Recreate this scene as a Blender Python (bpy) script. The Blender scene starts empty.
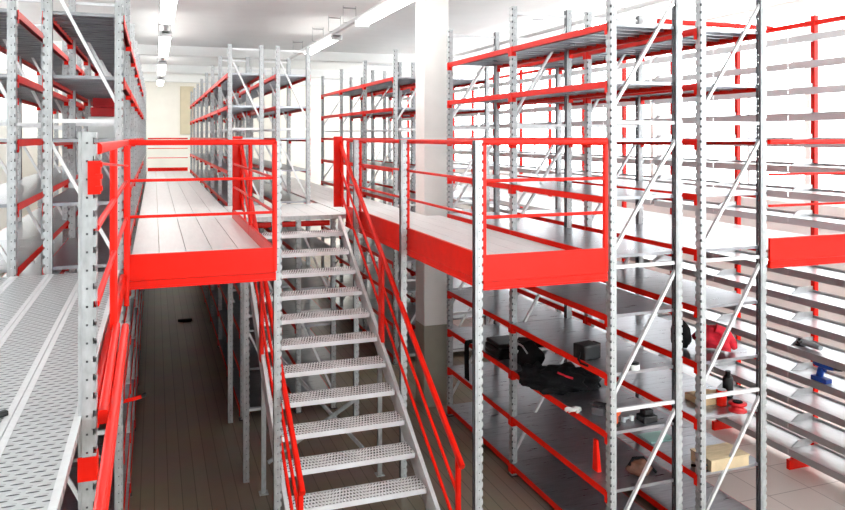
import bpy, bmesh, math, random
from mathutils import Vector, Matrix
random.seed(7)
C = bpy.context.scene.collection
ZC = 4.10                      # eye height above the ground floor
TH = math.radians(19.91)
F = 740.0
ct, st = math.cos(TH), math.sin(TH)

# ------------------------------------------------------------------ materials
def node_mat(name, col, metallic=0.0, rough=0.5, noise=0.0, nscale=20.0, spec=0.5, stretch=(1, 1, 1), rvar=0.0):
    m = bpy.data.materials.new(name); m.use_nodes = True
    nt = m.node_tree; b = nt.nodes['Principled BSDF']
    b.inputs['Base Color'].default_value = (*col, 1)
    b.inputs['Metallic'].default_value = metallic
    b.inputs['Roughness'].default_value = rough
    b.inputs['Specular IOR Level'].default_value = spec
    if noise > 0 or rvar > 0:
        tc = nt.nodes.new('ShaderNodeTexCoord'); mp = nt.nodes.new('ShaderNodeMapping')
        mp.inputs['Scale'].default_value = stretch
        nz = nt.nodes.new('ShaderNodeTexNoise'); nz.inputs['Scale'].default_value = nscale
        nz.inputs['Detail'].default_value = 4
        nt.links.new(tc.outputs['Object'], mp.inputs['Vector']); nt.links.new(mp.outputs['Vector'], nz.inputs['Vector'])
        rp = nt.nodes.new('ShaderNodeValToRGB')
        lo = [max(0, c * (1 - noise)) for c in col]; hi = [min(1, c * (1 + noise)) for c in col]
        rp.color_ramp.elements[0].position = .3; rp.color_ramp.elements[1].position = .7
        rp.color_ramp.elements[0].color = (*lo, 1); rp.color_ramp.elements[1].color = (*hi, 1)
        nt.links.new(nz.outputs['Fac'], rp.inputs['Fac']); nt.links.new(rp.outputs['Color'], b.inputs['Base Color'])
        if rvar > 0:
            mr = nt.nodes.new('ShaderNodeMapRange')
            mr.inputs['To Min'].default_value = rough - rvar; mr.inputs['To Max'].default_value = rough + rvar
            nt.links.new(nz.outputs['Fac'], mr.inputs['Value']); nt.links.new(mr.outputs['Result'], b.inputs['Roughness'])
    return m

GALV = node_mat('galvanized_steel', (.47, .49, .50), .45, .42, .16, 35, .5, (1, 1, .4), .08)
BRACE = node_mat('zinc_bracing', (.74, .75, .76), .25, .4, .05, 30)
DECK = node_mat('zinc_decking', (.90, .90, .90), .12, .42, .04, 8, .5, (4, .4, 1), .06)
SHELF = node_mat('steel_shelf', (.36, .37, .40), .88, .30, .14, 6, .5, (.6, 5, 1), .08)
PALE = node_mat('pale_grey_shelf', (.50, .50, .51), .6, .34, .05, 5, .5, (4, .5, 1))
RED = node_mat('red_enamel', (.80, .010, .002), 0, .38, .06, 9, .22)
DKRED = node_mat('dark_red_enamel', (.50, .008, .012), 0, .4, .08, 9)
WHITE = node_mat('white_plaster', (.84, .83, .80), 0, .8, .03, 3)
CREAM = node_mat('cream_plaster', (.84, .80, .72), 0, .8, .03, 2)
CEIL = node_mat('ceiling_paint', (.82, .82, .80), 0, .85, .02, 2)
GREENGREY = node_mat('grey_green_paint', (.33, .32, .26), 0, .5, .06, 4)
BLACK = node_mat('black_fabric', (.006, .006, .007), 0, .8, .3, 40, .2)
BLKPL = node_mat('black_plastic', (.009, .009, .010), 0, .42, 0, 20, .35)
DARKSTEEL = node_mat('dark_steel', (.12, .12, .13), .6, .45)  # inside the uprights this colour stands in for shade
TAN = node_mat('cardboard', (.52, .36, .20), 0, .85, .1, 14)
WOOD = node_mat('plywood', (.60, .47, .30), 0, .7, .12, 6, .4, (1, 10, 1))
REDCLOTH = node_mat('red_cloth', (.62, .01, .03), 0, .8, .2, 20)
LEATHER = node_mat('brown_leather', (.13, .05, .03), 0, .6, .3, 18)
ORANGE = node_mat('orange_plastic', (.65, .10, .02), 0, .4)
BLUE = node_mat('blue_plastic', (.01, .06, .35), 0, .45, .1, 10)
PAPER = node_mat('pale_paper', (.75, .78, .76), 0, .8)
TEAL = node_mat('teal_sheet', (.35, .58, .54), 0, .6)
DOORM = node_mat('beige_door_paint', (.62, .54, .38), 0, .6, .05, 3)
FRAME = node_mat('white_window_frame', (.85, .85, .85), 0, .4)
LAMPH = node_mat('lamp_housing', (.62, .62, .62), .2, .4)
WIRE = node_mat('steel_wire', (.30, .30, .30), .5, .4)
CLEAR = node_mat('grey_plastic', (.38, .40, .42), 0, .3)

def emit_mat(name, col, s):
    m = bpy.data.materials.new(name); m.use_nodes = True
    nt = m.node_tree; nt.nodes.clear()
    e = nt.nodes.new('ShaderNodeEmission'); e.inputs['Color'].default_value = (*col, 1); e.inputs['Strength'].default_value = s
    o = nt.nodes.new('ShaderNodeOutputMaterial'); nt.links.new(e.outputs[0], o.inputs[0])
    return m
TUBE = emit_mat('fluorescent_diffuser', (1, .985, .95), 14)

def glass_mat():
    m = bpy.data.materials.new('window_glass'); m.use_nodes = True
    nt = m.node_tree; nt.nodes.clear()
    t = nt.nodes.new('ShaderNodeBsdfTransparent'); t.inputs[0].default_value = (.97, .98, .98, 1)
    g = nt.nodes.new('ShaderNodeBsdfGlossy'); g.inputs['Roughness'].default_value = .03
    mx = nt.nodes.new('ShaderNodeMixShader'); mx.inputs[0].default_value = .06
    o = nt.nodes.new('ShaderNodeOutputMaterial')
    nt.links.new(t.outputs[0], mx.inputs[1]); nt.links.new(g.outputs[0], mx.inputs[2]); nt.links.new(mx.outputs[0], o.inputs[0])
    return m
GLASS = glass_mat()

def vinyl_mat():
    """brown vinyl laid in strips along the aisle"""
    m = bpy.data.materials.new('brown_vinyl_strips'); m.use_nodes = True
    nt = m.node_tree; b = nt.nodes['Principled BSDF']; N = nt.nodes.new; L = nt.links.new
    tc = N('ShaderNodeTexCoord'); br = N('ShaderNodeTexBrick')
    mp = N('ShaderNodeMapping'); mp.inputs['Rotation'].default_value = (0, 0, math.pi / 2)
    br.inputs['Color1'].default_value = (.36, .29, .215, 1); br.inputs['Color2'].default_value = (.31, .25, .19, 1)
    br.inputs['Mortar'].default_value = (.18, .145, .115, 1); br.inputs['Scale'].default_value = 1
    br.inputs['Mortar Size'].default_value = .006; br.inputs['Brick Width'].default_value = 60; br.inputs['Row Height'].default_value = .15
    L(tc.outputs['Object'], mp.inputs['Vector']); L(mp.outputs['Vector'], br.inputs['Vector'])
    nz = N('ShaderNodeTexNoise'); nz.inputs['Scale'].default_value = 1.3; nz.inputs['Detail'].default_value = 5
    L(tc.outputs['Object'], nz.inputs['Vector'])
    mx = N('ShaderNodeMixRGB'); mx.blend_type = 'MULTIPLY'; mx.inputs[0].default_value = .45
    L(br.outputs['Color'], mx.inputs[1]); L(nz.outputs['Color'], mx.inputs[2]); L(mx.outputs[0], b.inputs['Base Color'])
    b.inputs['Roughness'].default_value = .42
    return m
VINYL = vinyl_mat()

def tile_mat():
    m = bpy.data.materials.new('pale_floor_tiles'); m.use_nodes = True
    nt = m.node_tree; b = nt.nodes['Principled BSDF']; N = nt.nodes.new; L = nt.links.new
    tc = N('ShaderNodeTexCoord'); br = N('ShaderNodeTexBrick'); br.offset = 0
    br.inputs['Color1'].default_value = (.66, .57, .53, 1); br.inputs['Color2'].default_value = (.62, .54, .50, 1)
    br.inputs['Mortar'].default_value = (.34, .27, .25, 1); br.inputs['Scale'].default_value = 1
    br.inputs['Mortar Size'].default_value = .006; br.inputs['Brick Width'].default_value = .6; br.inputs['Row Height'].default_value = .6
    L(tc.outputs['Object'], br.inputs['Vector']); L(br.outputs['Color'], b.inputs['Base Color'])
    b.inputs['Roughness'].default_value = .3
    return m
TILES = tile_mat()

def embossed_mat(name, col, px, py, metallic=.35, rough=.35, strength=.9):
    """steel sheet pressed with staggered rows of short raised dashes (bump only; the spots also keep a pierced dark slit)"""
    m = bpy.data.materials.new(name); m.use_nodes = True
    nt = m.node_tree; b = nt.nodes['Principled BSDF']; N = nt.nodes.new; L = nt.links.new
    b.inputs['Metallic'].default_value = metallic; b.inputs['Roughness'].default_value = rough
    tc = N('ShaderNodeTexCoord'); sp = N('ShaderNodeSeparateXYZ'); L(tc.outputs['Object'], sp.inputs[0])
    def M(op, a, bb=None):
        n = N('ShaderNodeMath'); n.operation = op
        for i, v in enumerate((a, bb)):
            if v is None: continue
            if isinstance(v, (int, float)): n.inputs[i].default_value = v
            else: L(v, n.inputs[i])
        return n.outputs[0]
    ys = M('DIVIDE', sp.outputs['Y'], py); row = M('FLOOR', ys); fy = M('FRACT', ys)
    xs = M('ADD', M('DIVIDE', sp.outputs['X'], px), M('MULTIPLY', row, .5)); fx = M('FRACT', xs)
    dx = M('DIVIDE', M('ABSOLUTE', M('SUBTRACT', fx, .5)), .40)
    dy = M('DIVIDE', M('ABSOLUTE', M('SUBTRACT', fy, .5)), .30)
    rr = M('SQRT', M('ADD', M('POWER', dx, 2.0), M('POWER', dy, 2.0)))
    h = N('ShaderNodeMapRange'); h.inputs['From Min'].default_value = 1.0; h.inputs['From Max'].default_value = .35
    h.inputs['To Min'].default_value = 0; h.inputs['To Max'].default_value = 1; L(rr, h.inputs['Value'])
    bp = N('ShaderNodeBump'); bp.inputs['Strength'].default_value = strength; bp.inputs['Distance'].default_value = .006
    L(h.outputs['Result'], bp.inputs['Height']); L(bp.outputs['Normal'], b.inputs['Normal'])
    # slit along the near edge of every raised dash
    d2 = M('DIVIDE', M('ABSOLUTE', M('SUBTRACT', fy, .2)), .13)
    slit = M('LESS_THAN', M('SQRT', M('ADD', M('POWER', M('DIVIDE', dx, .9), 2.0), M('POWER', d2, 2.0))), 1.0)
    mx = N('ShaderNodeMixRGB'); mx.inputs[1].default_value = (*col, 1); mx.inputs[2].default_value = (.05, .055, .06, 1)
    L(slit, mx.inputs[0]); L(mx.outputs[0], b.inputs['Base Color'])
    return m
EMBOSS = embossed_mat('pressed_steel_grating', (.58, .60, .61), .058, .040, .4)
TREADM = embossed_mat('pressed_steel_tread', (.88, .89, .90), .034, .060, .25)

# ------------------------------------------------------------------ mesh helpers
class MB:
    def __init__(self): self.v = []; self.f = []; self.mi = []; self.sm = []
    def add(self, vs, fs, mi=0, smooth=False):
        o = len(self.v); self.v += [tuple(v) for v in vs]
        self.f += [tuple(i + o for i in f) for f in fs]; self.mi += [mi] * len(fs); self.sm += [smooth] * len(fs)
        return self
    def box(self, x0, x1, y0, y1, z0, z1, mi=0):
        return self.add([(x0, y0, z0), (x1, y0, z0), (x1, y1, z0), (x0, y1, z0), (x0, y0, z1), (x1, y0, z1), (x1, y1, z1), (x0, y1, z1)],
                        [(3, 2, 1, 0), (4, 5, 6, 7), (0, 1, 5, 4), (1, 2, 6, 5), (2, 3, 7, 6), (3, 0, 4, 7)], mi)
    def bar(self, a, b, w, h, up=(0, 0, 1), mi=0):
        """rectangular bar from a to b, w sideways and h along up"""
        a, b = Vector(a), Vector(b); d = (b - a).normalized(); s = d.cross(Vector(up))
        if s.length < 1e-5: s = d.cross(Vector((0, 1, 0)))
        s.normalize(); u = s.cross(d).normalized(); s *= w / 2; u *= h / 2
        vs = [p + q for p in (a, b) for q in (-s - u, s - u, s + u, -s + u)]
        return self.add(vs, [(3, 2, 1, 0), (4, 5, 6, 7), (0, 1, 5, 4), (1, 2, 6, 5), (2, 3, 7, 6), (3, 0, 4, 7)], mi)
    def rbar(self, a, b, w, h, up=(0, 0, 1), mi=0, r=None, k=3):
        """bar with rounded long edges"""
        a, b = Vector(a), Vector(b); d = (b - a).normalized(); s = d.cross(Vector(up))
        if s.length < 1e-5: s = d.cross(Vector((0, 1, 0)))
        s.normalize(); u = s.cross(d).normalized()
        r = r or min(w, h) * .3; ring = []
        for (cx, cy, a0) in ((w/2-r, h/2-r, 0), (-w/2+r, h/2-r, 90), (-w/2+r, -h/2+r, 180), (w/2-r, -h/2+r, 270)):
            for i in range(k + 1):
                an = math.radians(a0 + 90 * i / k); ring.append((cx + r*math.cos(an), cy + r*math.sin(an)))
        n = len(ring); vs = [p + s*q[0] + u*q[1] for p in (a, b) for q in ring]
        fs = [(i, (i+1) % n, n + (i+1) % n, n + i) for i in range(n)]
        self.add(vs, fs, mi, True); self.add(vs[:n], [tuple(range(n-1, -1, -1))], mi); return self.add(vs[n:], [tuple(range(n))], mi)
    def tube(self, pts, r, n=10, mi=0):
        pts = [Vector(p) for p in pts]; rings = []
        for i, p in enumerate(pts):
            d = (pts[min(i+1, len(pts)-1)] - pts[max(i-1, 0)]).normalized()
            s = d.cross(Vector((0, 0, 1)))
            if s.length < 1e-4: s = d.cross(Vector((0, 1, 0)))
            s.normalize(); u = s.cross(d)
            rr = r[i] if isinstance(r, (list, tuple)) else r
            rings += [p + s*rr*math.cos(2*math.pi*k/n) + u*rr*math.sin(2*math.pi*k/n) for k in range(n)]
        fs = []
        for i in range(len(pts)-1):
            for k in range(n): fs.append((i*n+k, i*n+(k+1) % n, (i+1)*n+(k+1) % n, (i+1)*n+k))
        self.add(rings, fs, mi, True)
        m = len(pts)-1
        self.add(rings[:n], [tuple(range(n-1, -1, -1))], mi); self.add(rings[m*n:], [tuple(range(n))], mi)
        return self
    def cyl(self, c, r, h, n=16, mi=0):
        return self.tube([c, (c[0], c[1], c[2]+h)], r, n, mi)
    def lathe(self, c, prof, n=20, mi=0):
        vs = []; fs = []
        for (r, z) in prof: vs += [(c[0]+r*math.cos(2*math.pi*k/n), c[1]+r*math.sin(2*math.pi*k/n), c[2]+z) for k in range(n)]
        for i in range(len(prof)-1):
            for k in range(n): fs.append((i*n+k, i*n+(k+1) % n, (i+1)*n+(k+1) % n, (i+1)*n+k))
        fs.append(tuple(range(n-1, -1, -1))); m = len(prof)-1; fs.append(tuple(m*n+k for k in range(n)))
        return self.add(vs, fs, mi, True)
    def blob(self, c, s, seed=0, amp=.25, nu=18, nv=11, flat=.0, mi=0, freq=3.0):
        """soft crumpled lump (cloth, bags); flat: cut the underside at this share below the middle"""
        rnd = random.Random(seed); ph = [rnd.uniform(0, 6.28) for _ in range(9)]
        vs = []; fs = []
        for j in range(nv+1):
            v = math.pi*j/nv
            for i in range(nu):
                u = 2*math.pi*i/nu
                x, y, z = math.sin(v)*math.cos(u), math.sin(v)*math.sin(u), math.cos(v)
                k = 1+amp*(math.sin(freq*x*1.7+ph[0])*math.sin(freq*y+ph[1])+.6*math.sin(freq*2*z+ph[2]+3*x)+.4*math.sin(freq*2.7*y+ph[3]+2*z))*.7
                z2 = max(z*k, -flat) if flat > 0 else z*k
                vs.append((c[0]+x*k*s[0], c[1]+y*k*s[1], c[2]+z2*s[2]))
        for j in range(nv):
            for i in range(nu): fs.append((j*nu+i, (j+1)*nu+i, (j+1)*nu+(i+1) % nu, j*nu+(i+1) % nu))
        return self.add(vs, fs, mi, True)
    def mesh(self, name, *mats):
        me = bpy.data.meshes.new(name); me.from_pydata(self.v, [], self.f)
        for m in mats: me.materials.append(m)
        me.polygons.foreach_set('material_index', self.mi); me.polygons.foreach_set('use_smooth', self.sm)
        me.update(); return me
    def build(self, name, mat, parent=None, bevel=0.0, loc=None):
        mats = mat if isinstance(mat, (list, tuple)) else [mat]
        return link(name, self.mesh(name, *mats), parent, loc, bevel)

def link(name, me, parent=None, loc=None, bevel=0.0):
    o = bpy.data.objects.new(name, me); C.objects.link(o)
    if parent: o.parent = parent
    if loc is not None: o.location = loc
    if bevel:
        b = o.modifiers.new('bevel', 'BEVEL'); b.width = bevel; b.segments = 2; b.limit_method = 'ANGLE'
    return o

def tag(o, label, cat, group=None):
    o['label'] = label; o['category'] = cat
    if group: o['group'] = group
    return o
def thing(name, label, cat, loc=(0, 0, 0), group=None):
    o = bpy.data.objects.new(name, None); C.objects.link(o); o.location = loc; o.empty_display_size = .1
    return tag(o, label, cat, group)
def struct(name, mb, mat, bevel=0.0):
    o = mb.build(name, mat, None, bevel); o['kind'] = 'structure'; return o
def at(x, y, zrel):
    """floor plan position of a point of the photograph lying zrel from eye height"""
    d = -zrel*F/(y-137.0); r = (x-422.5)/F*d
    return (r*ct+d*st, d*ct-r*st)

# heights (from the ground floor)
TOP = 5.68
LEV = [5.19, 4.635, 4.08, 3.525, 2.97, 2.40, 1.84, 1.28, .72, .15]   # top of every beam
DK, TOET, TOEB, RAIL, MID, LOW = 2.93, 3.05, 2.74, 4.05, 3.71, 3.385

# ------------------------------------------------------------------ rack components (shared meshes)
_up = {}
def upright_mesh(h, depth=.07, w=.08):
    """cold-formed C section; face at x=0 looking to -x, flanges run to +x; slots pierced along both corners and a row of small holes in each flange"""
    key = (round(h, 3),)
    if key in _up: return _up[key]
    mb = MB(); n = int(h/.075); p = h/n; t0, t1 = .35, .70
    nw = .013
    for k in range(n):
        z0 = k*p; za, zb, z1 = z0+t0*p, z0+t1*p, z0+p
        zs = [z0, za, zb, z1]
        for j in range(3):
            a, b = zs[j], zs[j+1]; slot = j == 1
            for s in (-1, 1):
                y = s*w/2
                def q(xa, xb):
                    vs = [(xa, y, a), (xb, y, a), (xb, y, b), (xa, y, b)]
                    mb.add(vs, [(0, 1, 2, 3) if s < 0 else (3, 2, 1, 0)])
                if slot:
                    q(nw, .031); q(.040, .054)
                else: q(0, .054)
                ys_ = y-s*.006
                vs = [(.054, y, a), (.056, ys_, a), (.056, ys_, b), (.054, y, b)]
                mb.add(vs, [(0, 1, 2, 3) if s < 0 else (3, 2, 1, 0)])
                vs = [(.056, ys_, a), (depth, ys_, a), (depth, ys_, b), (.056, ys_, b)]
                mb.add(vs, [(0, 1, 2, 3) if s < 0 else (3, 2, 1, 0)])
                # inner lip, coloured dark for the shade inside the section
                vs = [(depth, ys_, a), (depth, y-s*.034, a), (depth, y-s*.034, b), (depth, ys_, b)]
                mb.add(vs, [(0, 1, 2, 3) if s < 0 else (3, 2, 1, 0)], 1)
                if slot:
                    zm0, zm1 = a, a+.009
                    vs = [(.031, y, zm1), (.040, y, zm1), (.040, y, b), (.031, y, b)]
                    mb.add(vs, [(0, 1, 2, 3) if s < 0 else (3, 2, 1, 0)])
            ys = [(-w/2+nw, -.012), (-.012, .012), (.012, w/2-nw)] if slot else [(-w/2, w/2)]
            for (ya, yb) in ys:
                xo = .006 if (ya, yb) == (-.012, .012) else 0
                mb.add([(xo, yb, a), (xo, ya, a), (xo, ya, b), (xo, yb, b)], [(0, 1, 2, 3)])
    mb.box(.012, depth-.004, -.002, .002, .01, h-.01, 1)      # added dark plate, painted shade behind the holes
    _up[key] = mb.mesh('upright', GALV, DARKSTEEL); return _up[key]

FOOT = MB().box(-.02, .09, -.06, .06, 0, .008).cyl((.035, -.05, .008), .007, .006, 8).cyl((.035, .05, .008), .007, .006, 8).mesh('foot_plate', DARKSTEEL)
_bm = {}
def beam_mesh(L, mat, h=.062):
    key = (round(L, 3), mat.name, h)
    if key in _bm: return _bm[key]
    mb = MB()
    # stepped box beam along y with hooked end plates; outer face at x=0 looking to -x
    e = .05
    mb.box(0, .045, e, L-e, -h, 0); mb.box(.012, .05, e, L-e, -h-.0, -h+.012)
    for y0, y1 in ((.041, .052), (L-.052, L-.041)):
        mb.box(-.004, .05, y0, y1, -h-.05, 0)
    for y0, y1 in ((-.0, .052), (L-.052, .0+L)):
        mb.box(-.007, -.003, y0+.006, y1-.006, -h-.05, 0)
    _bm[key] = mb.mesh('beam', mat); return _bm[key]

_sh = {}
def shelf_mesh(W, L, mat=None, drop=.03):
    mat = mat or SHELF
    key = (round(W, 3), round(L, 3), mat.name, drop)
    if key in _sh: return _sh[key]
    mb = MB(); n = max(1, round(L/.2)); p = L/n
    for k in range(n):
        y0, y1 = k*p+.0015, (k+1)*p-.0015
        mb.box(0, W, y0, y1, -.004, 0)
        mb.box(0, W, y0, y0+.02, -drop, -.004); mb.box(0, W, y1-.02, y1, -drop, -.004)
    mb.box(0, .004, .0, L, -drop, -.001); mb.box(W-.004, W, 0, L, -drop, -.001)
    _sh[key] = mb.mesh('shelf', mat); return _sh[key]

BRACES = [(1.40, .26), (0.0, -1.12), (-1.28, -2.50), (-2.65, -3.85)]
STRUTS = [1.50, .14, -1.24, -2.61, -3.98]
_br = {}
def bracing_mesh(W, high_right, top):
    key = (round(W, 3), high_right, round(top, 2))
    if key in _br: return _br[key]
    mb = MB()
    for z in STRUTS:
        z += ZC
        if z < top-.02: mb.bar((.03, 0, z), (W-.03, 0, z), .03, .034)
    for k, (a, b) in enumerate(BRACES):
        a += ZC; b += ZC
        if a > top: continue
        xl, xr = (.035, W-.035)
        pa, pb = ((xr, 0, a), (xl, 0, b)) if high_right else ((xl, 0, a), (xr, 0, b))
        mb.bar(pa, pb, .028, .034, up=(0, 1, 0))
    _br[key] = mb.mesh('frame_bracing', BRACE); return _br[key]

def rack(label, X0, X1, Ys, levels=LEV, high_right=True, tops=None, decks=None, beams=RED, far_back=99, group=None, deckmat=None):
    """run of bolted bays: uprights, bracing, beams, shelves"""
    W = X1-X0
    t = thing('shelving_rack', label, 'rack', (X0, Ys[0], 0), group)
    tops = tops or [TOP]*len(Ys)
    for Y, tp in zip(Ys, tops):
        y = Y-Ys[0]
        for x_, r_ in ((0, 0), (W, math.pi)):
            o = link('upright', upright_mesh(tp), t, (x_, y, 0)); o.rotation_euler = (0, 0, r_)
            link('foot_plate', FOOT, o)
        link('frame_bracing', bracing_mesh(W, high_right, tp), t, (0, y, 0))
    nb = 0; rest = MB(); ns = 0; rs = MB()
    for k in range(len(Ys)-1):
        y0, L = Ys[k]-Ys[0], Ys[k+1]-Ys[k]; tp = min(tops[k], tops[k+1])
        for z in levels:
            if z > tp: continue
            me = beam_mesh(L, beams)
            for side in (0, 1):
                if side == 1 and k >= far_back: continue
                if side == 0: M = Matrix.Translation((-.004, y0, z))
                else: M = Matrix.Translation((W+.004, y0+L, z)) @ Matrix.Rotation(math.pi, 4, 'Z')
                if nb < 100:
                    o = link('beam', me, t); o.matrix_local = M; nb += 1
                else:
                    rest.add([M @ v.co for v in me.vertices], [tuple(p.vertices) for p in me.polygons])
            if decks is None or z in decks:
                sm = shelf_mesh(W-.012, L-.01, deckmat)
                M = Matrix.Translation((.006, y0+.005, z+.004))
                if ns < 100:
                    o = link('shelf', sm, t); o.matrix_local = M; ns += 1
                else: rs.add([M @ v.co for v in sm.vertices], [tuple(p.vertices) for p in sm.polygons])
    if rest.v:
        o = rest.build('beam', beams, t); o['kind'] = 'stuff'
    if rs.v:
        o = rs.build('shelf', deckmat or SHELF, t); o['kind'] = 'stuff'
    return t

def steps(a, n, p): return [a+k*p for k in range(n)]

# ------------------------------------------------------------------ setting
YB, YF = -3.0, 31.0
XL, XR = -5.0, 10.6
struct('floor', MB().box(XL, 5.98, YB, YF, -.1, 0), VINYL)
struct('floor_tiles', MB().box(5.98, XR, YB, YF, -.1, 0), TILES)
struct('ceiling', MB().box(XL-.2, XR+.2, YB, YF+.2, 6.5, 6.7), CEIL)
bmn = 0
for yb in (20.5, 26.0, 30.2):
    bmn += 1
    struct('trim_%d' % bmn, MB().box(XL, XR, yb, yb+.35, 6.24, 6.5), CEIL)
struct('wall_back', MB().box(XL, XR, YF, YF+.2, 0, 6.5), CREAM)
t = thing('wall_panel', 'narrow beige panel high on the cream back wall beside the rack end', 'panel', (1.2, YF-.04, 4.2))
MB().box(-.24, .3, 0, .04, 0, 1.92).build('panel', DOORM, t, .008); MB().box(-.20, .26, -.012, -.001, .05, 1.87).build('face_plate', DOORM, t, .004)

def window_wall(name, x, thick, zones, win0, facing):
    """side wall with rows of window openings; zones = [(z0, z1)] of glazing"""
    mb = MB(); xs = (x, x+thick)
    zz = [0]+[v for z in zones for v in z]+[6.5]
    for i in range(0, len(zz), 2): mb.box(xs[0], xs[1], YB, YF, zz[i], zz[i+1])
    n = 0
    ys = steps(YB, 9, (YF-YB)/8)
    for (z0, z1) in zones:
        for k, y in enumerate(ys):
            mb.box(xs[0], xs[1], max(YB, y-.06), min(YF, y+.06), z0, z1)
        for k in range(8):
            n += 1; ya, yb = ys[k]+.06, ys[k+1]-.06; xm = (xs[0]+xs[1])/2
            f = MB(); w = .05
            f.box(xm-.03, xm+.03, ya, yb, z0, z0+w); f.box(xm-.03, xm+.03, ya, yb, z1-w, z1)
            for j in range(4):
                yy = ya+(yb-ya-w)*j/3; f.box(xm-.03, xm+.03, yy, yy+w, z0+w, z1-w)
            o = struct('window_%d' % (win0+n), f, FRAME)
            g = MB().box(xm-.004, xm+.004, ya+.02, yb-.02, z0+.02, z1-.02).build('pane', GLASS, o)
    struct(name, mb, WHITE)
    return win0+n
wn = window_wall('wall_right', XR, .25, [(2.95, 6.4)], 0, -1)
wn = window_wall('wall_left', XL-.25, .25, [(4.7, 6.3)], wn, 1)
fw = MB(); yw = YB-.25
fw.box(XL, 2.6, yw, YB, 0, 6.5); fw.box(2.6, 7.9, yw, YB, 0, 1.7); fw.box(2.6, 7.9, yw, YB, 6.3, 6.5); fw.box(7.9, XR, yw, YB, 0, 6.5)
for k in range(3): fw.box(2.6+k*2.6, 2.7+k*2.6, yw, YB, 1.7, 6.3)
struct('wall_front', fw, WHITE)
for k in range(2):
    a, b = 2.7+k*2.6, 5.2+k*2.6; f = MB(); ym = yw+.12
    for z in (1.7, 3.9, 6.25): f.box(a, b, ym-.03, ym+.03, z, z+.05)
    for x in (a, (a+b)/2-.025, b-.05): f.box(x, x+.05, ym-.03, ym+.03, 1.75, 6.25)
    wn += 1; o = struct('window_%d' % wn, f, FRAME)
    MB().box(a+.02, b-.02, ym-.004, ym+.004, 1.72, 6.28).build('pane', GLASS, o)

# pillar, lower part painted
pm = MB(); pm.box(3.83, 4.23, 10.5, 10.9, 1.24, 6.5, 0); pm.box(3.826, 4.234, 10.496, 10.904, 0, 1.24, 1)
struct('pillar', pm, [WHITE, GREENGREY], .012)

# ------------------------------------------------------------------ racks
YL = steps(7.12, 11, 2.0)
rack('tall galvanized rack with red beams lining the left edge of the left walkway', -.90, -.262, YL, high_right=False, far_back=6)
rack('galvanized rack at the far left, one row further from the left walkway', -1.74, -1.105, YL[:8], high_right=False, far_back=4)
YM = [11.0]+steps(12.95, 8, 2.0)
tM = [2.86]+[TOP]*8
rack('galvanized rack lining the right edge of the left walkway, beyond the stair landing', 1.17, 1.77, YM, high_right=False, tops=tM, far_back=4)
rack('galvanized rack behind the stair landing, beside the right walkway', 1.98, 2.58, YM, high_right=False, tops=tM, far_back=4)
YA = [6.02, 8.07, 10.12]
rack('wide tall rack right beside the red fronted platform, black bags on its lower shelf', 4.06, 4.89, YA)
rack('tall rack with a red jacket on its shelf, back to back with the wide rack', 5.11, 5.95, YA)
YAf = steps(12.75, 4, 2.05)
rack('galvanized rack beyond the white pillar, facing the right walkway', 4.06, 4.89, YAf)
rack('rack beyond the white pillar, behind the one facing the right walkway', 5.11, 5.95, YAf)

# ------------------------------------------------------------------ cantilever shelving along the right wall
def library_shelf_mesh(L, D):
    mb = MB()
    mb.box(0, D, .004, L-.004, -.004, 0)
    mb.box(0, .004, .004, L-.004, -.085, 0); mb.box(0, .02, .004, L-.004, -.085, -.081)
    mb.box(D-.004, D, .004, L-.004, -.004, .03)
    for y in (.004, L-.007):      # end brackets, higher towards the post
        mb.add([(.0, y, -.08), (D, y, -.035), (D, y, .075), (.16, y, .075), (.05, y, .0),
                (.0, y+.003, -.08), (D, y+.003, -.035), (D, y+.003, .075), (.16, y+.003, .075), (.05, y+.003, .0)],
               [(0, 1, 2, 3, 4), (9, 8, 7, 6, 5), (0, 5, 6, 1), (1, 6, 7, 2), (2, 7, 8, 3), (3, 8, 9, 4)])
    return mb.mesh('shelf', PALE)
CS = library_shelf_mesh(1.3, .40)
def cantilever(label, X, y0, n, levels):
    t = thing('cantilever_shelving', label, 'shelving', (X, y0, 0))
    for k in range(n+1):
        y = k*1.3
        MB().box(.40, .46, y-.03, y+.03, 0, 5.62).build('post', RED, t)
        f = MB(); f.add([(-.0, y-.025, 0), (.4, y-.025, 0), (.4, y-.025, .28), (.05, y-.025, .12), (0, y-.025, .12),
                         (-.0, y+.025, 0), (.4, y+.025, 0), (.4, y+.025, .28), (.05, y+.025, .12), (0, y+.025, .12)],
                        [(0, 1, 2, 3, 4), (9, 8, 7, 6, 5), (0, 5, 6, 1), (1, 6, 7, 2), (2, 7, 8, 3), (3, 8, 9, 4), (4, 9, 5, 0)])
        f.build('base_foot', RED, t)
        if k < n:
            MB().box(.41, .45, y+.03, y+1.27, 5.50, 5.56).build('top_rail', RED, t)
            for z in levels: link('shelf', CS, t, (0, y, z))
    return t
CL = [5.33-.317*k for k in range(17)]
cantilever('pale grey wall shelving on red posts along the window wall, blue drill on it', 7.35, 4.45, 4, CL)
cantilever('pale grey wall shelving on red posts, far run seen through the wide racks', 7.35, 9.75, 5, CL)
cantilever('pale grey wall shelving on red posts, farthest run beyond the white pillar', 7.35, 16.35, 5, CL)
tag(MB().rbar((5.96, 7.75, 5.56), (7.80, 7.75, 5.56), .05, .06).build('tie_beam', RED),
    'red tie beam high up between the jacket rack and the wall shelving', 'beam')

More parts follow.
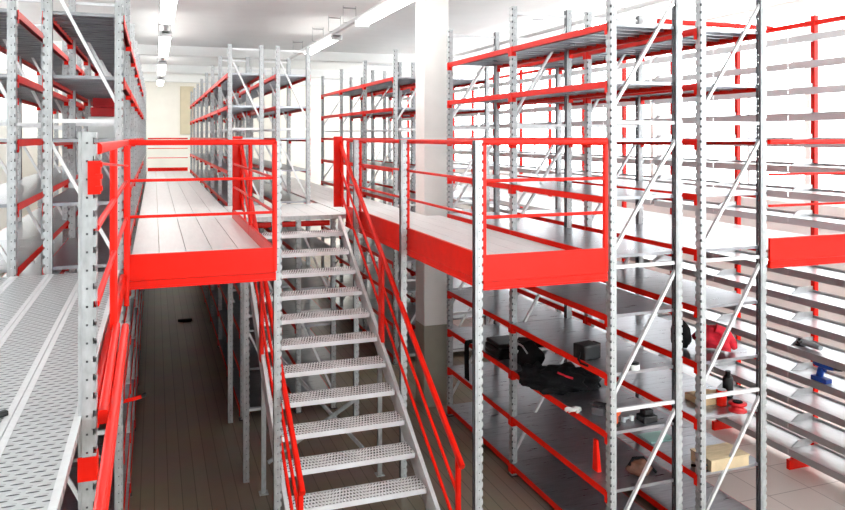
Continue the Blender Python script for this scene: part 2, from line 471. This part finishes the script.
# ------------------------------------------------------------------ mezzanine decks
def planks(x0, x1, y0, y1, z, p=.27, t=.04):
    mb = MB(); n = max(1, round((x1-x0)/p)); w = (x1-x0)/n
    for k in range(n):
        a, b = x0+k*w+.0035, x0+(k+1)*w-.0035
        mb.box(a, b, y0, y1, z-.006, z); mb.box(a, a+.03, y0, y1, z-t, z-.006); mb.box(b-.03, b, y0, y1, z-t, z-.006)
    return mb
def board_x(x0, x1, y):      # edge board across the front of a walkway, folded along its lower edge
    mb = MB()
    mb.box(x0, x1, y, y+.03, TOEB+.075, TOET)
    mb.box(x0, x1, y-.006, y+.04, TOEB+.045, TOEB+.072); mb.box(x0, x1, y-.002, y+.04, TOEB+.02, TOEB+.045)
    mb.box(x0, x1, y-.008, y+.04, TOEB, TOEB+.02)
    return mb
def board_y(x, y0, y1, s):
    mb = MB()
    mb.box(x, x+.03*s if s > 0 else x, y0, y1, TOEB+.075, TOET) if s > 0 else mb.box(x-.03, x, y0, y1, TOEB+.075, TOET)
    a, b = (x-.006, x+.04) if s > 0 else (x-.04, x+.006)
    mb.box(a, b, y0, y1, TOEB+.045, TOEB+.072); mb.box(min(a+.004, b), b-.004, y0, y1, TOEB+.02, TOEB+.045); mb.box(a-.002, b+.002, y0, y1, TOEB, TOEB+.02)
    return mb

XLa, XLb, YLf = -.215, 1.085, 7.08
w1 = thing('mezzanine_walkway', 'left walkway of white metal planks with a red front board, running between racks', 'walkway', (XLa, YLf, DK))
def kid(mb, name, mat, parent, bevel=0):
    o = mb.build(name, mat, parent, bevel); o.matrix_parent_inverse = Matrix.Translation(-Vector(parent.location)); return o
kid(planks(XLa, XLb, YLf+.04, 26.9, DK), 'deck', DECK, w1)
kid(board_x(XLa, XLb, YLf), 'edge_board', RED, w1)
kid(board_y(XLb, YLf+.05, 11.0, -1), 'edge_board', RED, w1)
kid(MB().box(XLa, XLb, 26.9, 26.93, DK-.19, TOET), 'edge_board', RED, w1)
for y in (YLf+.05, 9.0, 10.95):
    o = link('support_post', upright_mesh(2.73 if y > 8 else 4.06), w1, (XLb-.035+.07 - XLa + (.02 if y < 8 else -.06), y-YLf-(.0), -DK)); o.rotation_euler = (0, 0, math.pi)
XRa, XRb, YRf = 2.74, 4.005, 5.98
w2 = thing('mezzanine_walkway', 'right walkway of metal planks with red front board beside the wide rack', 'walkway', (XRa, YRf, DK))
kid(planks(XRa, XRb, YRf+.04, 10.3, DK), 'deck', DECK, w2)
kid(planks(XRa, 3.80, 10.3, 26.9, DK), 'deck', DECK, w2)
kid(board_x(XRa, XRb+.02, YRf), 'edge_board', RED, w2)
kid(board_y(XRa, YRf+.05, 11.0, 1), 'edge_board', RED, w2)
for y in (YRf, 8.05, 10.15):
    o = link('support_post', upright_mesh(4.07 if y < 9 else 4.06), w2, (-.036, y-YRf-.03, -DK)); o.rotation_euler = (0, 0, math.pi)
w3 = thing('mezzanine_walkway', 'far right walkway with a red front board between jacket rack and wall shelving', 'walkway', (6.0, 5.98, DK))
kid(planks(6.0, 7.32, 6.02, 16.0, DK), 'deck', DECK, w3)
kid(board_x(6.0, 7.33, 5.98), 'edge_board', RED, w3)
link('support_post', upright_mesh(2.73), w3, (1.22, .08, -DK))
w4 = thing('stair_landing', 'white metal plank landing at the top of the stairs, joining both walkways', 'landing', (1.1, 10.95, DK))
kid(planks(1.10, 2.725, 10.92, 12.9, DK), 'deck', DECK, w4)
kid(MB().box(1.12, 2.72, 10.90, 10.93, DK-.06, DK+.002), 'nosing', GALV, w4)
for a, b in ((1.2, 1.62), (1.70, 2.50)):
    kid(MB().rbar((a, 11.05, DK-.13), (b, 11.05, DK-.13), .05, .08), 'cross_beam', RED, w4)
w5 = thing('mezzanine_deck', 'near left deck of pressed steel grating panels beside the steel post', 'deck', (-2.9, .6, DK))
for k in range(10):
    a = -.285-.274*(k+1)
    mb = MB(); mb.box(a+.030, a+.244, .6, 7.0, DK-.005, DK); mb.box(a+.002, a+.030, .6, 7.0, DK-.004, DK+.003, 1); mb.box(a+.244, a+.272, .6, 7.0, DK-.004, DK+.003, 1)
    mb.box(a+.004, a+.03, .6, 7.0, DK-.05, DK-.005); mb.box(a+.244, a+.270, .6, 7.0, DK-.05, DK-.005)
    kid(mb, 'grating_panel', [EMBOSS, BRACE], w5)
kid(MB().rbar((-.262, 3.7, DK-.10), (-.262, 6.98, DK-.10), .045, .14), 'edge_beam', RED, w5)
kid(MB().rbar((-.206, 3.42, DK-.02), (-.222, 5.0, DK-.02), .042, .06), 'toe_rail', RED, w5)
kid(MB().rbar((-.158, 1.4, DK-.03), (-.172, 5.0, DK-.03), .042, .06), 'toe_rail', RED, w5)
kid(MB().box(-2.9, -.3, 6.9, 6.95, DK-.2, DK-.055), 'cross_beam', RED, w5)

# ------------------------------------------------------------------ railings
def railing(label, segs, posts, rails=((RAIL, .045), (MID, .026), (LOW, .026)), mat=RED, postw=.045, base=DK-.1):
    t = thing('guard_railing', label, 'railing', (*segs[0][0], DK))
    for (a, b) in segs:
        for i, (z, w) in enumerate(rails):
            m = MB()
            if i == 0: m.rbar((*a, z), (*b, z), w, w*1.1)
            else: m.rbar((*a, z), (*b, z), w, w)
            kid(m, 'top_rail' if i == 0 else 'lower_rail', mat, t)
    for p in posts:
        kid(MB().rbar((*p, base), (*p, RAIL+.01), postw, postw, up=(0, 1, 0)), 'post', mat, t)
    return t
railing('red front railing across the near end of the left walkway', [((XLa-.01, YLf+.02), (XLb, YLf+.02))], [(XLa-.01, YLf+.02), (XLb-.01, YLf+.02)])
railing('red railing along the right edge of the left walkway up to the stair top', [((XLb-.01, YLf+.07), (XLb-.01, 10.9))], [(XLb-.01, 9.0)])
railing('small red railing closing the far end of the left walkway', [((XLa, 26.88), (XLb, 26.88))], [])
railing('red front railing across the near end of the right platform', [((XRa, YRf+.02), (XRb+.02, YRf+.02))], [(XRa+.01, YRf+.02), (XRb+.01, YRf+.02)], rails=((RAIL+.01, .058), (MID, .03), (LOW, .03)))
railing('long red railing along the left edge of the right walkway', [((XRa+.01, YRf+.06), (XRa+.01, 10.9))], [(XRa+.01, 8.1), (XRa+.01, 10.2), (XRa+.01, 10.9)])
railing('red railing across the front of the far right walkway', [((6.0, 6.0), (7.33, 6.0))], [(7.31, 6.0)])
nr = railing('near red railing running from the steel post to the left walkway corner', [((-.235, 3.46), (-.235, YLf-.03))], [(-.24, 5.0), (-.232, YLf-.05)], base=DK-.32)
kid(MB().tube([(-.222, 3.46, 3.985), (-.218, 6.9, 3.85)], .007), 'tie_rod', RED, nr)
br = MB().box(-.262, -.222, 3.375, 3.385, 3.86, 4.00).box(-.222, -.214, 3.375, 3.46, 3.86, 4.0)
for z in (3.875, 3.925, 3.975): br.box(-.232, -.205, 3.36, 3.40, z, z+.02)
kid(br, 'post_bracket', RED, nr)
ps = thing('steel_post', 'perforated galvanized post standing at the edge of the near left deck', 'post', (-.23, 3.43, 0))
o = link('upright', upright_mesh(4.12), ps); o.rotation_euler = (0, 0, math.pi)
MB().box(-.072, .004, -.045, .045, 2.66, 2.76).build('splice_sleeve', RED, ps)

# ------------------------------------------------------------------ stairs
RISE, GO, YS = .2165, .352, 10.90
SX0, SX1 = 1.18, 2.62
sc = thing('staircase', 'steel staircase with pressed metal treads and red handrails climbing to the landing', 'stairs', (1.88, 6.4, 0))
def tread_mesh():
    W = SX1-SX0-.06; mb = MB()
    mb.box(0, W, 0, .30, -.006, 0); mb.box(0, W, 0, .004, -.055, 0); mb.box(0, W, .296, .30, -.055, 0)
    mb.box(0, W, 0, .03, -.055, -.05)
    # serrated rows of raised teeth
    n = 44; w = W/n
    for r, y in enumerate((.035, .09, .145, .20, .255)):
        for k in range(n):
            x = k*w+(w/2 if r % 2 else 0); hw, hy, h = w*.33, .017, .010
            if x-hw < 0 or x+hw > W: continue
            mb.add([(x-hw, y-hy, 0), (x+hw, y-hy, 0), (x+hw, y+hy, 0), (x-hw, y+hy, 0), (x-hw*.4, y-hy*.4, h), (x+hw*.4, y-hy*.4, h), (x+hw*.4, y+hy*.4, h), (x-hw*.4, y+hy*.4, h)],
                   [(4, 5, 6, 7), (0, 1, 5, 4), (1, 2, 6, 5), (2, 3, 7, 6), (3, 0, 4, 7)])
    for x in (0, W-.004): mb.box(x, x+.004, .0, .30, -.055, -.006)
    return mb.mesh('tread', TREADM)
TM = tread_mesh()
for k in range(1, 14):
    o = link('tread', TM, sc, (SX0+.03-1.88, YS-GO*k-6.4, DK-RISE*k))
def SL(y): return DK-RISE/GO*(YS-y)          # nosing line
ye = YS-DK/(RISE/GO)+.12
for x in (SX0, SX1):
    mb = MB(); t = .04
    a, b = .03, -.19
    p = [(YS+.03, SL(YS)+a-.03), (YS+.03, SL(YS)+b), (ye+.33, 0), (ye-.02, 0), (ye-.02, .12)]
    vs = [(x+s*t/2, q[0], max(0, q[1])) for s in (-1, 1) for q in p]
    n = len(p); fs = [tuple(range(n)), tuple(range(2*n-1, n-1, -1))]+[(i, n+i, n+(i+1) % n, (i+1) % n) for i in range(n)]
    mb.add(vs, fs); kid(mb, 'stringer', BRACE, sc)
for x in (SX0+.0, SX1-.05):
    kid(MB().box(x-.025, x+.025, 8.60, 8.65, .01, SL(8.6)-.2).box(x-.05, x+.05, 8.57, 8.68, 0, .012), 'support_leg', GALV, sc)
kid(MB().bar((SX0+.05, 8.62, .35), (SX1-.1, 8.62, 1.1), .03, .04), 'cross_brace', GALV, sc)
kid(MB().bar((SX0+.05, 9.6, 1.6), (SX1-.1, 8.7, .15), .03, .04), 'cross_brace', GALV, sc)
for x, s in ((SX0-.008, -1), (SX1+.01, 1)):
    yb = 6.30
    for i, (dz, w, h) in enumerate(((1.06, .048, .062), (.70, .03, .03), (.36, .03, .03))):
        y0 = yb-.10 if i == 0 else yb
        kid(MB().rbar((x, YS, SL(YS)+dz), (x, y0, SL(y0)+dz), w, h), 'handrail' if i == 0 else 'lower_rail', RED, sc)
    for y in (8.75,):
        kid(MB().box(x-.02, x+.02, y-.07, y+.07, SL(y)-.12, SL(y)+1.02), 'baluster_plate', RED, sc, .004)
    kid(MB().rbar((x, yb, 0), (x, yb, SL(yb)+1.04), .05, .05, up=(0, 1, 0)), 'newel_post', RED, sc)
    if s < 0: kid(MB().box(x-.12, x+.02, YS-.02, YS+.02, DK+.12, RAIL+.06).box(x+.0, x+.02, YS-.16, YS+.02, DK+.12, RAIL), 'newel_plate', RED, sc, .004)
    else: kid(MB().box(x-.10, x+.03, YS-.02, YS+.02, DK+.12, RAIL+.06).box(x+.01, x+.03, YS-.1, YS+.02, DK+.12, RAIL), 'newel_plate', RED, sc, .004)

# ------------------------------------------------------------------ ceiling lights
def light(label, X, y0, y1, z, w, group):
    t = thing('fluorescent_light', label, 'lamp', (X, (y0+y1)/2, z), group)
    L = (y1-y0)/2
    MB().box(-w*.35, w*.35, -L, L, .05, .10).build('housing', LAMPH, t, .006)
    mb = MB(); n = 8; prof = [(w/2*math.cos(math.pi*k/n+math.pi), .05+.055*math.sin(math.pi*k/n+math.pi)) for k in range(n+1)]
    vs = [(p[0], y, p[1]) for y in (-L+.02, L-.02) for p in prof]; m = len(prof)
    mb.add(vs, [(i, i+1, m+i+1, m+i) for i in range(m-1)], 0, True); mb.add(vs[:m], [tuple(range(m))]); mb.add(vs[m:], [tuple(range(m-1, -1, -1))])
    df = mb.build('diffuser', TUBE, t)
    for y in (-L, L-.03): MB().box(-w*.52, w*.52, y, y+.03, -.01, .105).build('end_cap', LAMPH, df, .004)
    return t
ZL = 6.03
lab = ['nearest lit tube lamp over the left walkway', 'second lit tube lamp over the left walkway, before the ceiling beam', 'third lit tube lamp over the left walkway, past the ceiling beam', 'last small lit tube lamp over the left walkway by the back wall']
for l, (a, b) in zip(lab, ((9.6, 13.4), (15.0, 18.9), (20.9, 24.6), (26.6, 29.6))):
    light(l, .2, a, b, ZL, .22, None)
def trunk(label, X, y0, y1, hang):
    t = thing('lamp_trunking', label, 'lamp rail', (X, y0, ZL+.10))
    MB().rbar((0, 0, .045), (0, y1-y0, .045), .09, .085).build('rail', LAMPH, t)
    for y in hang:
        m = MB()
        for dx in (-.12, .12): m.tube([(dx, y-y0, .06), (dx, y-y0, 6.5-ZL-.10)], .005, 6)
        m.tube([(-.12, y-y0, 6.46-ZL-.1), (.12, y-y0, 6.46-ZL-.1)], .012, 6); m.tube([(-.12, y-y0, .06), (.12, y-y0, .06)], .006, 6)
        m.build('wire_hanger', WIRE, t)
trunk('grey lamp rail hung from the ceiling above the left walkway', .2, 5.0, 30.0, (10.0, 13.5, 16.5, 20.1, 24.0))
trunk('grey lamp rail hung on wires above the right walkway', 3.36, 6.0, 19.5, (7.5, 10.2, 13.2, 14.4, 16.0, 18.4))
trunk('grey lamp rail high above the far right walkway by the windows', 7.25, 6.0, 19.5, (7.5, 10.2, 13.2, 16.0))
light('lit tube lamp over the far right walkway by the windows', 7.25, 8.6, 11.6, ZL, .22, None)
light('lit tube lamp over the right walkway near the white pillar', 3.40, 9.4, 12.5, ZL, .24, None)
light('lit tube lamp over the right walkway beyond the pillar lamp', 3.40, 14.4, 17.2, ZL, .22, None)

# ------------------------------------------------------------------ things on the shelves
def top(l): return LEV[l]+.004
def bag(name, label, cat, x, y, lev, size, mat, seed, **kw):
    X, Y = at(x, y, top(lev)-ZC)
    return X, Y, top(lev)
# wide rack, deck 6 (z 1.84) and deck 7 (z 1.28)
X, Y = at(582, 359, top(6)-ZC)
bx = thing('black_case', 'black case with a trailing strap on the wide rack shelf edge', 'case', (X+.07, Y+.02, top(6)))
MB().box(-.11, .11, -.09, .09, 0, .15).build('body', BLKPL, bx, .015); bx.rotation_euler = (0, 0, .15)
MB().box(.13, .16, -.03, .07, .03, .14).build('latch', BLKPL, bx, .006)
MB().tube([(-.13, -.05, .08), (-.18, -.08, .03), (-.20, -.14, .012), (-.20, -.24, .012)], .012, 8).build('strap', BLACK, bx)
X, Y = at(556, 392, top(7)-ZC)
o = thing('black_bag', 'large crumpled black bag lying on the wide rack shelf below the black case', 'bag', (X+.11, Y+.1, top(7)))
m = MB().blob((0, 0, .10), (.36, .26, .14), 3, .22, 40, 22, .7, freq=5.5); m.blob((-.22, .16, .11), (.2, .18, .13), 31, .25, 30, 16, .83, freq=5); m.blob((.24, -.1, .08), (.2, .14, .10), 33, .25, 30, 16, .78, freq=5)
m.build('bag_body', BLACK, o)
MB().tube([(-.2, -.2, .08), (-.12, -.3, .14), (.02, -.33, .10), (.14, -.3, .05), (.2, -.26, .03)], .014, 8).build('strap', BLACK, o)
MB().tube([(.1, .0, .2), (.2, -.12, .24), (.34, -.18, .14), (.42, -.16, .02)], .014, 8).build('strap', BLACK, o)
MB().tube([(-.1, -.12, .22), (-.05, -.2, .2), (.03, -.22, .17)], .012, 8).build('red_piping', REDCLOTH, o)
X, Y = at(537, 385, top(7)-ZC)
rb = tag(MB().tube([(-.14, 0, .04), (0, .05, .07), (.14, -.02, .04)], [.035, .045, .03], 10).build('red_pouch', REDCLOTH, None, 0, (X-.02, Y+.02, top(7))), 'small red pouch at the front of the large black bag', 'pouch')
X, Y = at(526, 371, top(7)-ZC)
hb = thing('holdall', 'black holdall with a grey handle standing left of the large black bag', 'bag', (X+.1, Y+.12, top(7)))
MB().blob((0, 0, .14), (.16, .24, .18), 5, .12, 20, 12, .77).build('body', BLACK, hb)
MB().tube([(-.10, -.16, .22), (-.14, -.1, .30), (-.14, .02, .30), (-.10, .10, .24)], .010, 8).build('handle', CLEAR, hb)
X, Y = at(492, 357, top(7)-ZC)
o = thing('tool_case', 'low black tool case on the second bay shelf behind the front platform post', 'case', (X+.2, Y+.05, top(7)))
MB().box(-.18, .18, -.22, .22, 0, .13).build('body', BLKPL, o, .02)
MB().box(-.17, .17, -.21, .21, .135, .19).build('lid', BLKPL, o, .02)
MB().tube([(-.19, -.08, .1), (-.23, -.08, .1), (-.23, .08, .1), (-.19, .08, .1)], .01, 8).build('handle', DARKSTEEL, o)
X, Y = at(519, 347, top(7)-ZC)
tag(MB().blob((0, 0, .03), (.22, .3, .05), 8, .3, 20, 10, .5).build('folded_cloth', BLACK, None, 0, (X+.12, Y, top(7))), 'flat folded black cloth at the back of the second bay shelf', 'cloth')
# garment draped over the red beam of the far bay
m = MB(); px = 4.035; yy = at(468, 336, top(7)-ZC)[1]
yy = 9.3
z7 = top(7)
rows = [(px-.022, z7-.50), (px-.026, z7-.2), (px-.024, z7-.02), (px-.008, z7+.012), (px+.05, z7+.02), (px+.10, z7+.02), (px+.11, z7+.004), (px+.05, z7+.002)]
vs = [(r[0]+.004*math.sin(3*j), yy-.07+.14*j/6+(.015*math.sin(r[1]*20)), r[1]) for r in rows for j in range(7)]
m.add(vs, [(i*7+j, i*7+j+1, (i+1)*7+j+1, (i+1)*7+j) for i in range(len(rows)-1) for j in range(6)], 0, True)
g = tag(m.build('scarf', BLACK), 'long black cloth hanging over the red beam by the front platform post', 'cloth')
sm_ = g.modifiers.new('thick', 'SOLIDIFY'); sm_.thickness = .006; sm_.offset = 1
# loose tools at the front of deck 7
X, Y = at(572, 412, top(7)-ZC)
gl = thing('work_glove', 'pale work glove lying left of the black power tool', 'glove', (X+.06, Y+.02, top(7)))
MB().blob((0, 0, .018), (.06, .05, .022), 4, .12, 14, 8, .7).build('palm', PAPER, gl)
for k, (dy, l) in enumerate(((-.036, .075), (-.012, .09), (.012, .085), (.036, .065))):
    MB().tube([(-.04, dy, .018), (-.04-l*.6, dy*1.2, .024), (-.04-l, dy*1.3, .014)], [.012, .011, .008], 8).build('finger', PAPER, gl)
MB().tube([(.01, -.045, .018), (-.03, -.085, .02), (-.05, -.09, .014)], [.013, .012, .008], 8).build('thumb', PAPER, gl)
def drill(label, loc, rz, body, accent, s=1.0, group=None):
    t = thing('cordless_drill', label, 'power tool', loc, group); t.rotation_euler = (0, 0, rz); t.scale = (s, s, s)
    b = MB().tube([(-.09, 0, .19), (-.07, 0, .19), (.02, 0, .19), (.06, 0, .19), (.075, 0, .19)], [.022, .036, .038, .032, .024], 14).build('body', body, t)
    MB().tube([(.075, 0, .19), (.11, 0, .19), (.13, 0, .19)], [.022, .018, .008], 12).build('chuck', DARKSTEEL, b)
    h = MB().rbar((-.03, 0, .165), (-.05, 0, .05), .036, .05, up=(1, 0, 0), r=.015).build('handle', body, t)
    MB().box(-.10, .03, -.036, .036, 0, .052).build('battery', accent, h, .008)
    MB().box(-.012, .004, -.012, .012, .12, .15).build('trigger', accent, h, .003)
    return t
X, Y = at(591, 417, top(7)-ZC)
t = drill('black power tool lying by the pale glove on the wide rack', (X+.06, Y+.04, top(7)+.04), 2.0, BLKPL, DARKSTEEL, 1.0); t.rotation_euler = (math.pi/2, 0, 2.2); t.location.z -= .003
X, Y = at(620, 429, top(7)-ZC)
t = drill('small orange drill at the end of the wide rack shelf', (X+.03, Y+.08, top(7)), .6, ORANGE, BLKPL, .62)
X, Y = at(634, 424, top(7)-ZC)
t = thing('clamp', 'small grey metal clamp lying between orange drill and black charger', 'clamp', (X, Y+.08, top(7)))
MB().tube([(-.07, 0, .03), (.07, .02, .03)], .012, 8).build('bar', CLEAR, t); MB().box(-.08, -.05, -.02, .02, 0, .05).build('jaw', CLEAR, t, .004); MB().box(.02, .05, -.01, .03, 0, .05).build('jaw', PAPER, t, .004)
X, Y = at(652, 424, top(7)-ZC)
t = thing('battery_charger', 'black battery charger at the end of the wide rack shelf', 'charger', (X, Y+.08, top(7)))
MB().box(-.08, .08, -.07, .07, 0, .07).build('body', BLKPL, t, .012); MB().box(-.05, .05, -.04, .05, .072, .12).build('battery', BLKPL, t, .008)
X, Y = at(638, 371, top(6)-ZC)
t = thing('tape_roll', 'roll of white tape with a black disc on the shelf above the orange drill', 'tape', (X, Y+.06, top(6)))
MB().lathe((0, 0, 0), [(.03, 0), (.05, 0), (.052, .004), (.052, .046), (.05, .05), (.03, .05)], 20).build('roll', PAPER, t)
MB().lathe((0, 0, .051), [(.01, 0), (.05, 0), (.05, .012), (.012, .014)], 20).build('disc', BLKPL, t)
# deck 8
X, Y = at(645, 480, top(8)-ZC)
t = thing('tool_pouch', 'brown leather tool pouch with belt on the shelf below the orange drill', 'pouch', (X+.02, Y+.12, top(8)))
MB().blob((0, 0, .07), (.12, .10, .085), 12, .22, 20, 12, .8).build('pouch_body', LEATHER, t)
MB().tube([(-.12, .0, .11), (-.05, .03, .16), (.06, .02, .155), (.12, -.03, .07), (.16, -.06, .02)], .014, 8).build('belt', BLACK, t)
MB().box(-.05, .04, -.11, -.09, .04, .10).build('flap', LEATHER, t, .006)
X, Y = at(614, 487, top(8)-ZC)
tag(MB().box(-.02, .02, -.02, .02, 0, .045).build('small_box', REDCLOTH, None, .004, (X+.03, Y+.05, top(8))), 'tiny pink red box in the shelf corner beside the leather pouch', 'box')
X, Y = at(664, 441, top(8)-ZC)
tag(MB().box(-.16, .16, -.12, .14, 0, .012).build('plastic_sheet', TEAL, None, .003, (X-.02, Y+.1, top(8))), 'pale teal sheet lying flat on the shelf below the black charger', 'sheet')
X, Y = at(596, 476, top(8)-ZC)
m = MB(); m.add([(0, -.05, 0), (0, .05, 0), (0, .03, .32), (0, -.03, .32), (.05, -.05, 0), (.05, .05, 0), (.03, .03, .32), (.03, -.03, .32)], [(0, 1, 2, 3), (7, 6, 5, 4), (0, 4, 5, 1), (1, 5, 6, 2), (2, 6, 7, 3), (3, 7, 4, 0)])
tag(m.build('wedge_bracket', RED, None, .008, (X+.05, Y+.1, top(8))), 'red wedge shaped bracket standing by the front upright of the wide rack', 'bracket')
# jacket rack
X, Y = at(712, 354, top(6)-ZC)
t = thing('jacket', 'crumpled red jacket lying on the shelf of the rear rack', 'jacket', (X+.12, Y+.14, top(6)))
MB().blob((0, 0, .12), (.15, .20, .14), 21, .3, 26, 14, .62).build('jacket_body', REDCLOTH, t)
MB().tube([(.03, -.1, .22), (.12, -.10, .16), (.19, -.08, .06), (.21, -.07, .04)], [.05, .05, .042, .03], 12).build('sleeve', REDCLOTH, t)
MB().tube([(-.06, -.12, .26), (.03, -.17, .22), (.10, -.19, .10), (.13, -.19, .05)], [.045, .05, .05, .03], 12).build('sleeve', REDCLOTH, t)
X, Y = at(690, 350, top(6)-ZC)
tag(MB().blob((0, 0, .13), (.08, .14, .17), 9, .15, 18, 12, .67).build('backpack', BLACK, None, 0, (X-.02, Y+.12, top(6))), 'dark backpack leaning beside the red jacket behind the uprights', 'bag')
X, Y = 5.85, 6.42
t = thing('spray_can', 'black spray can standing under the shelf with the red jacket', 'can', (X, Y, top(7)))
MB().lathe((0, 0, 0), [(.05, 0), (.055, .01), (.055, .20), (.035, .23)], 18).build('body', BLKPL, t); MB().cyl((0, 0, .231), .028, .05).build('cap', BLKPL, t)
X, Y = at(710, 405, top(7)-ZC)
t = thing('cardboard_box', 'flat brown cardboard box beside the red tin on the rear rack', 'box', (X+.04, Y+.12, top(7)))
MB().box(-.16, .16, -.13, .13, 0, .07).build('carton', TAN, t, .004)
MB().add([(-.16, -.13, .071), (.16, -.13, .071), (.16, -.02, .11), (-.16, -.02, .11), (-.16, -.13, .075), (.16, -.13, .075), (.16, -.02, .114), (-.16, -.02, .114)], [(3, 2, 1, 0), (4, 5, 6, 7), (0, 1, 5, 4), (1, 2, 6, 5), (2, 3, 7, 6), (3, 0, 4, 7)]).build('flap', TAN, t)
X, Y = at(730, 409, top(7)-ZC)
t = thing('paint_tin', 'tall red tin between cardboard box and cable reel', 'tin', (X, Y+.12, top(7)))
MB().lathe((0, 0, 0), [(.05, 0), (.052, .004), (.05, .01), (.05, .15), (.053, .155), (.05, .16)], 18).build('can', RED, t); MB().lathe((0, 0, .161), [(.045, 0), (.045, .006), (.04, .008)], 18).build('lid', CLEAR, t)
X, Y = at(742, 413, top(7)-ZC)
t = thing('cable_reel', 'dark red round cable reel at the shelf end of the rear rack', 'reel', (X, Y+.06, top(7)))
MB().lathe((0, 0, 0), [(.09, 0), (.09, .02), (.06, .025), (.06, .065), (.09, .07), (.09, .09)], 24).build('drum', DKRED, t); MB().lathe((0, 0, .091), [(.05, 0), (.05, .01), (.03, .012)], 20).build('hub', BLACK, t)
X, Y = at(728, 470, top(8)-ZC)
t = thing('wooden_box', 'flat pale wooden box on the lowest clear shelf of the rear rack', 'box', (X+.04, Y+.16, top(8)))
MB().box(-.24, .24, -.15, .16, 0, .10).build('crate', WOOD, t, .006); MB().box(-.245, .245, -.155, .165, .102, .118).build('lid', WOOD, t, .004)
MB().tube([(-.25, -.1, .06), (-.32, -.08, .05), (-.36, .0, .03)], .014, 8).build('strap', BLACK, t)
# wall shelving
zc = CL[12]
t = drill('blue cordless drill standing at the edge of the wall shelving', (7.41, 6.56, CL[13]+.002), -1.57, BLUE, BLUE, 1.35); t.scale = (1.7, 1.4, 1.08)
t = thing('grinder', 'small grey and black grinder lying on the wall shelving left of the blue drill', 'power tool', (7.50, 6.85, CL[12]+.002))
MB().tube([(-.02, -.16, .05), (0, -.06, .05), (0, .06, .05), (0, .12, .05)], [.03, .036, .04, .045], 14).build('body', CLEAR, t)
MB().lathe((0, .15, .0), [(.06, 0), (.06, .012), (.03, .014), (.03, .09)], 18).build('disc_head', BLKPL, t)
MB().tube([(0, .1, .06), (-.1, .1, .06)], [.013, .016], 10).build('side_handle', BLKPL, t)

# left rack goods and small things in the left aisle
zt = LEV[2]+.004
for k, (dx, dz, lab) in enumerate(((0, .265, 'lower of two dark red boxes on the left rack shelf'), (.02, .378, 'upper of two dark red boxes on the left rack shelf'))):
    t = tag(MB().box(-.17, .17, -.16, .16, 0, .11).build('storage_box', DKRED, None, .006, (-.55+dx, 9.9, zt+dz)), lab, 'box', 'dark red boxes on the left rack')
tag(MB().box(-.20, .20, -.18, .18, 0, .262).build('storage_box', PAPER, None, .006, (-.55, 9.9, zt)), 'pale box under the two dark red boxes on the left rack', 'box')
t = thing('lever_handle', 'red lever with a black tip sticking out of the left rack into the aisle', 'lever', (-.262, 7.35, 1.66))
MB().rbar((-.02, 0, 0), (.15, 0, .03), .02, .035).build('arm', RED, t); MB().tube([(.15, 0, .03), (.19, 0, .05)], .018, 8).build('tip', BLKPL, t)
X, Y = at(185, 321, -ZC)
tag(MB().box(-.15, .15, -.04, .04, 0, .05).build('floor_bracket', BLKPL, None, .008, (X, Y, 0)), 'small black block lying on the brown aisle floor', 'block')
tag(MB().rbar((-.76, 3.40, DK+.012), (-.585, 3.52, DK+.012), .035, .022).build('torch', BLKPL, None, 0), 'small black torch lying on the near left deck', 'torch')
X, Y = .0, 0

# ------------------------------------------------------------------ light and camera
W = bpy.data.worlds.new('overcast_sky'); bpy.context.scene.world = W; W.use_nodes = True
bg = W.node_tree.nodes['Background']; bg.inputs[0].default_value = (.95, .98, 1, 1); bg.inputs[1].default_value = 8.0

cam = bpy.data.cameras.new('camera'); co = bpy.data.objects.new('camera', cam); C.objects.link(co)
co.location = (0, 0, ZC); co.rotation_euler = (math.pi/2, 0, -TH)
cam.sensor_width = 36; cam.lens = F/845*36; cam.shift_y = -118/845; cam.clip_start = .05; cam.clip_end = 200
S = bpy.context.scene; S.camera = co
S.view_settings.view_transform = 'Standard'; S.view_settings.look = 'None'; S.view_settings.gamma = 1
S.view_settings.exposure = .3
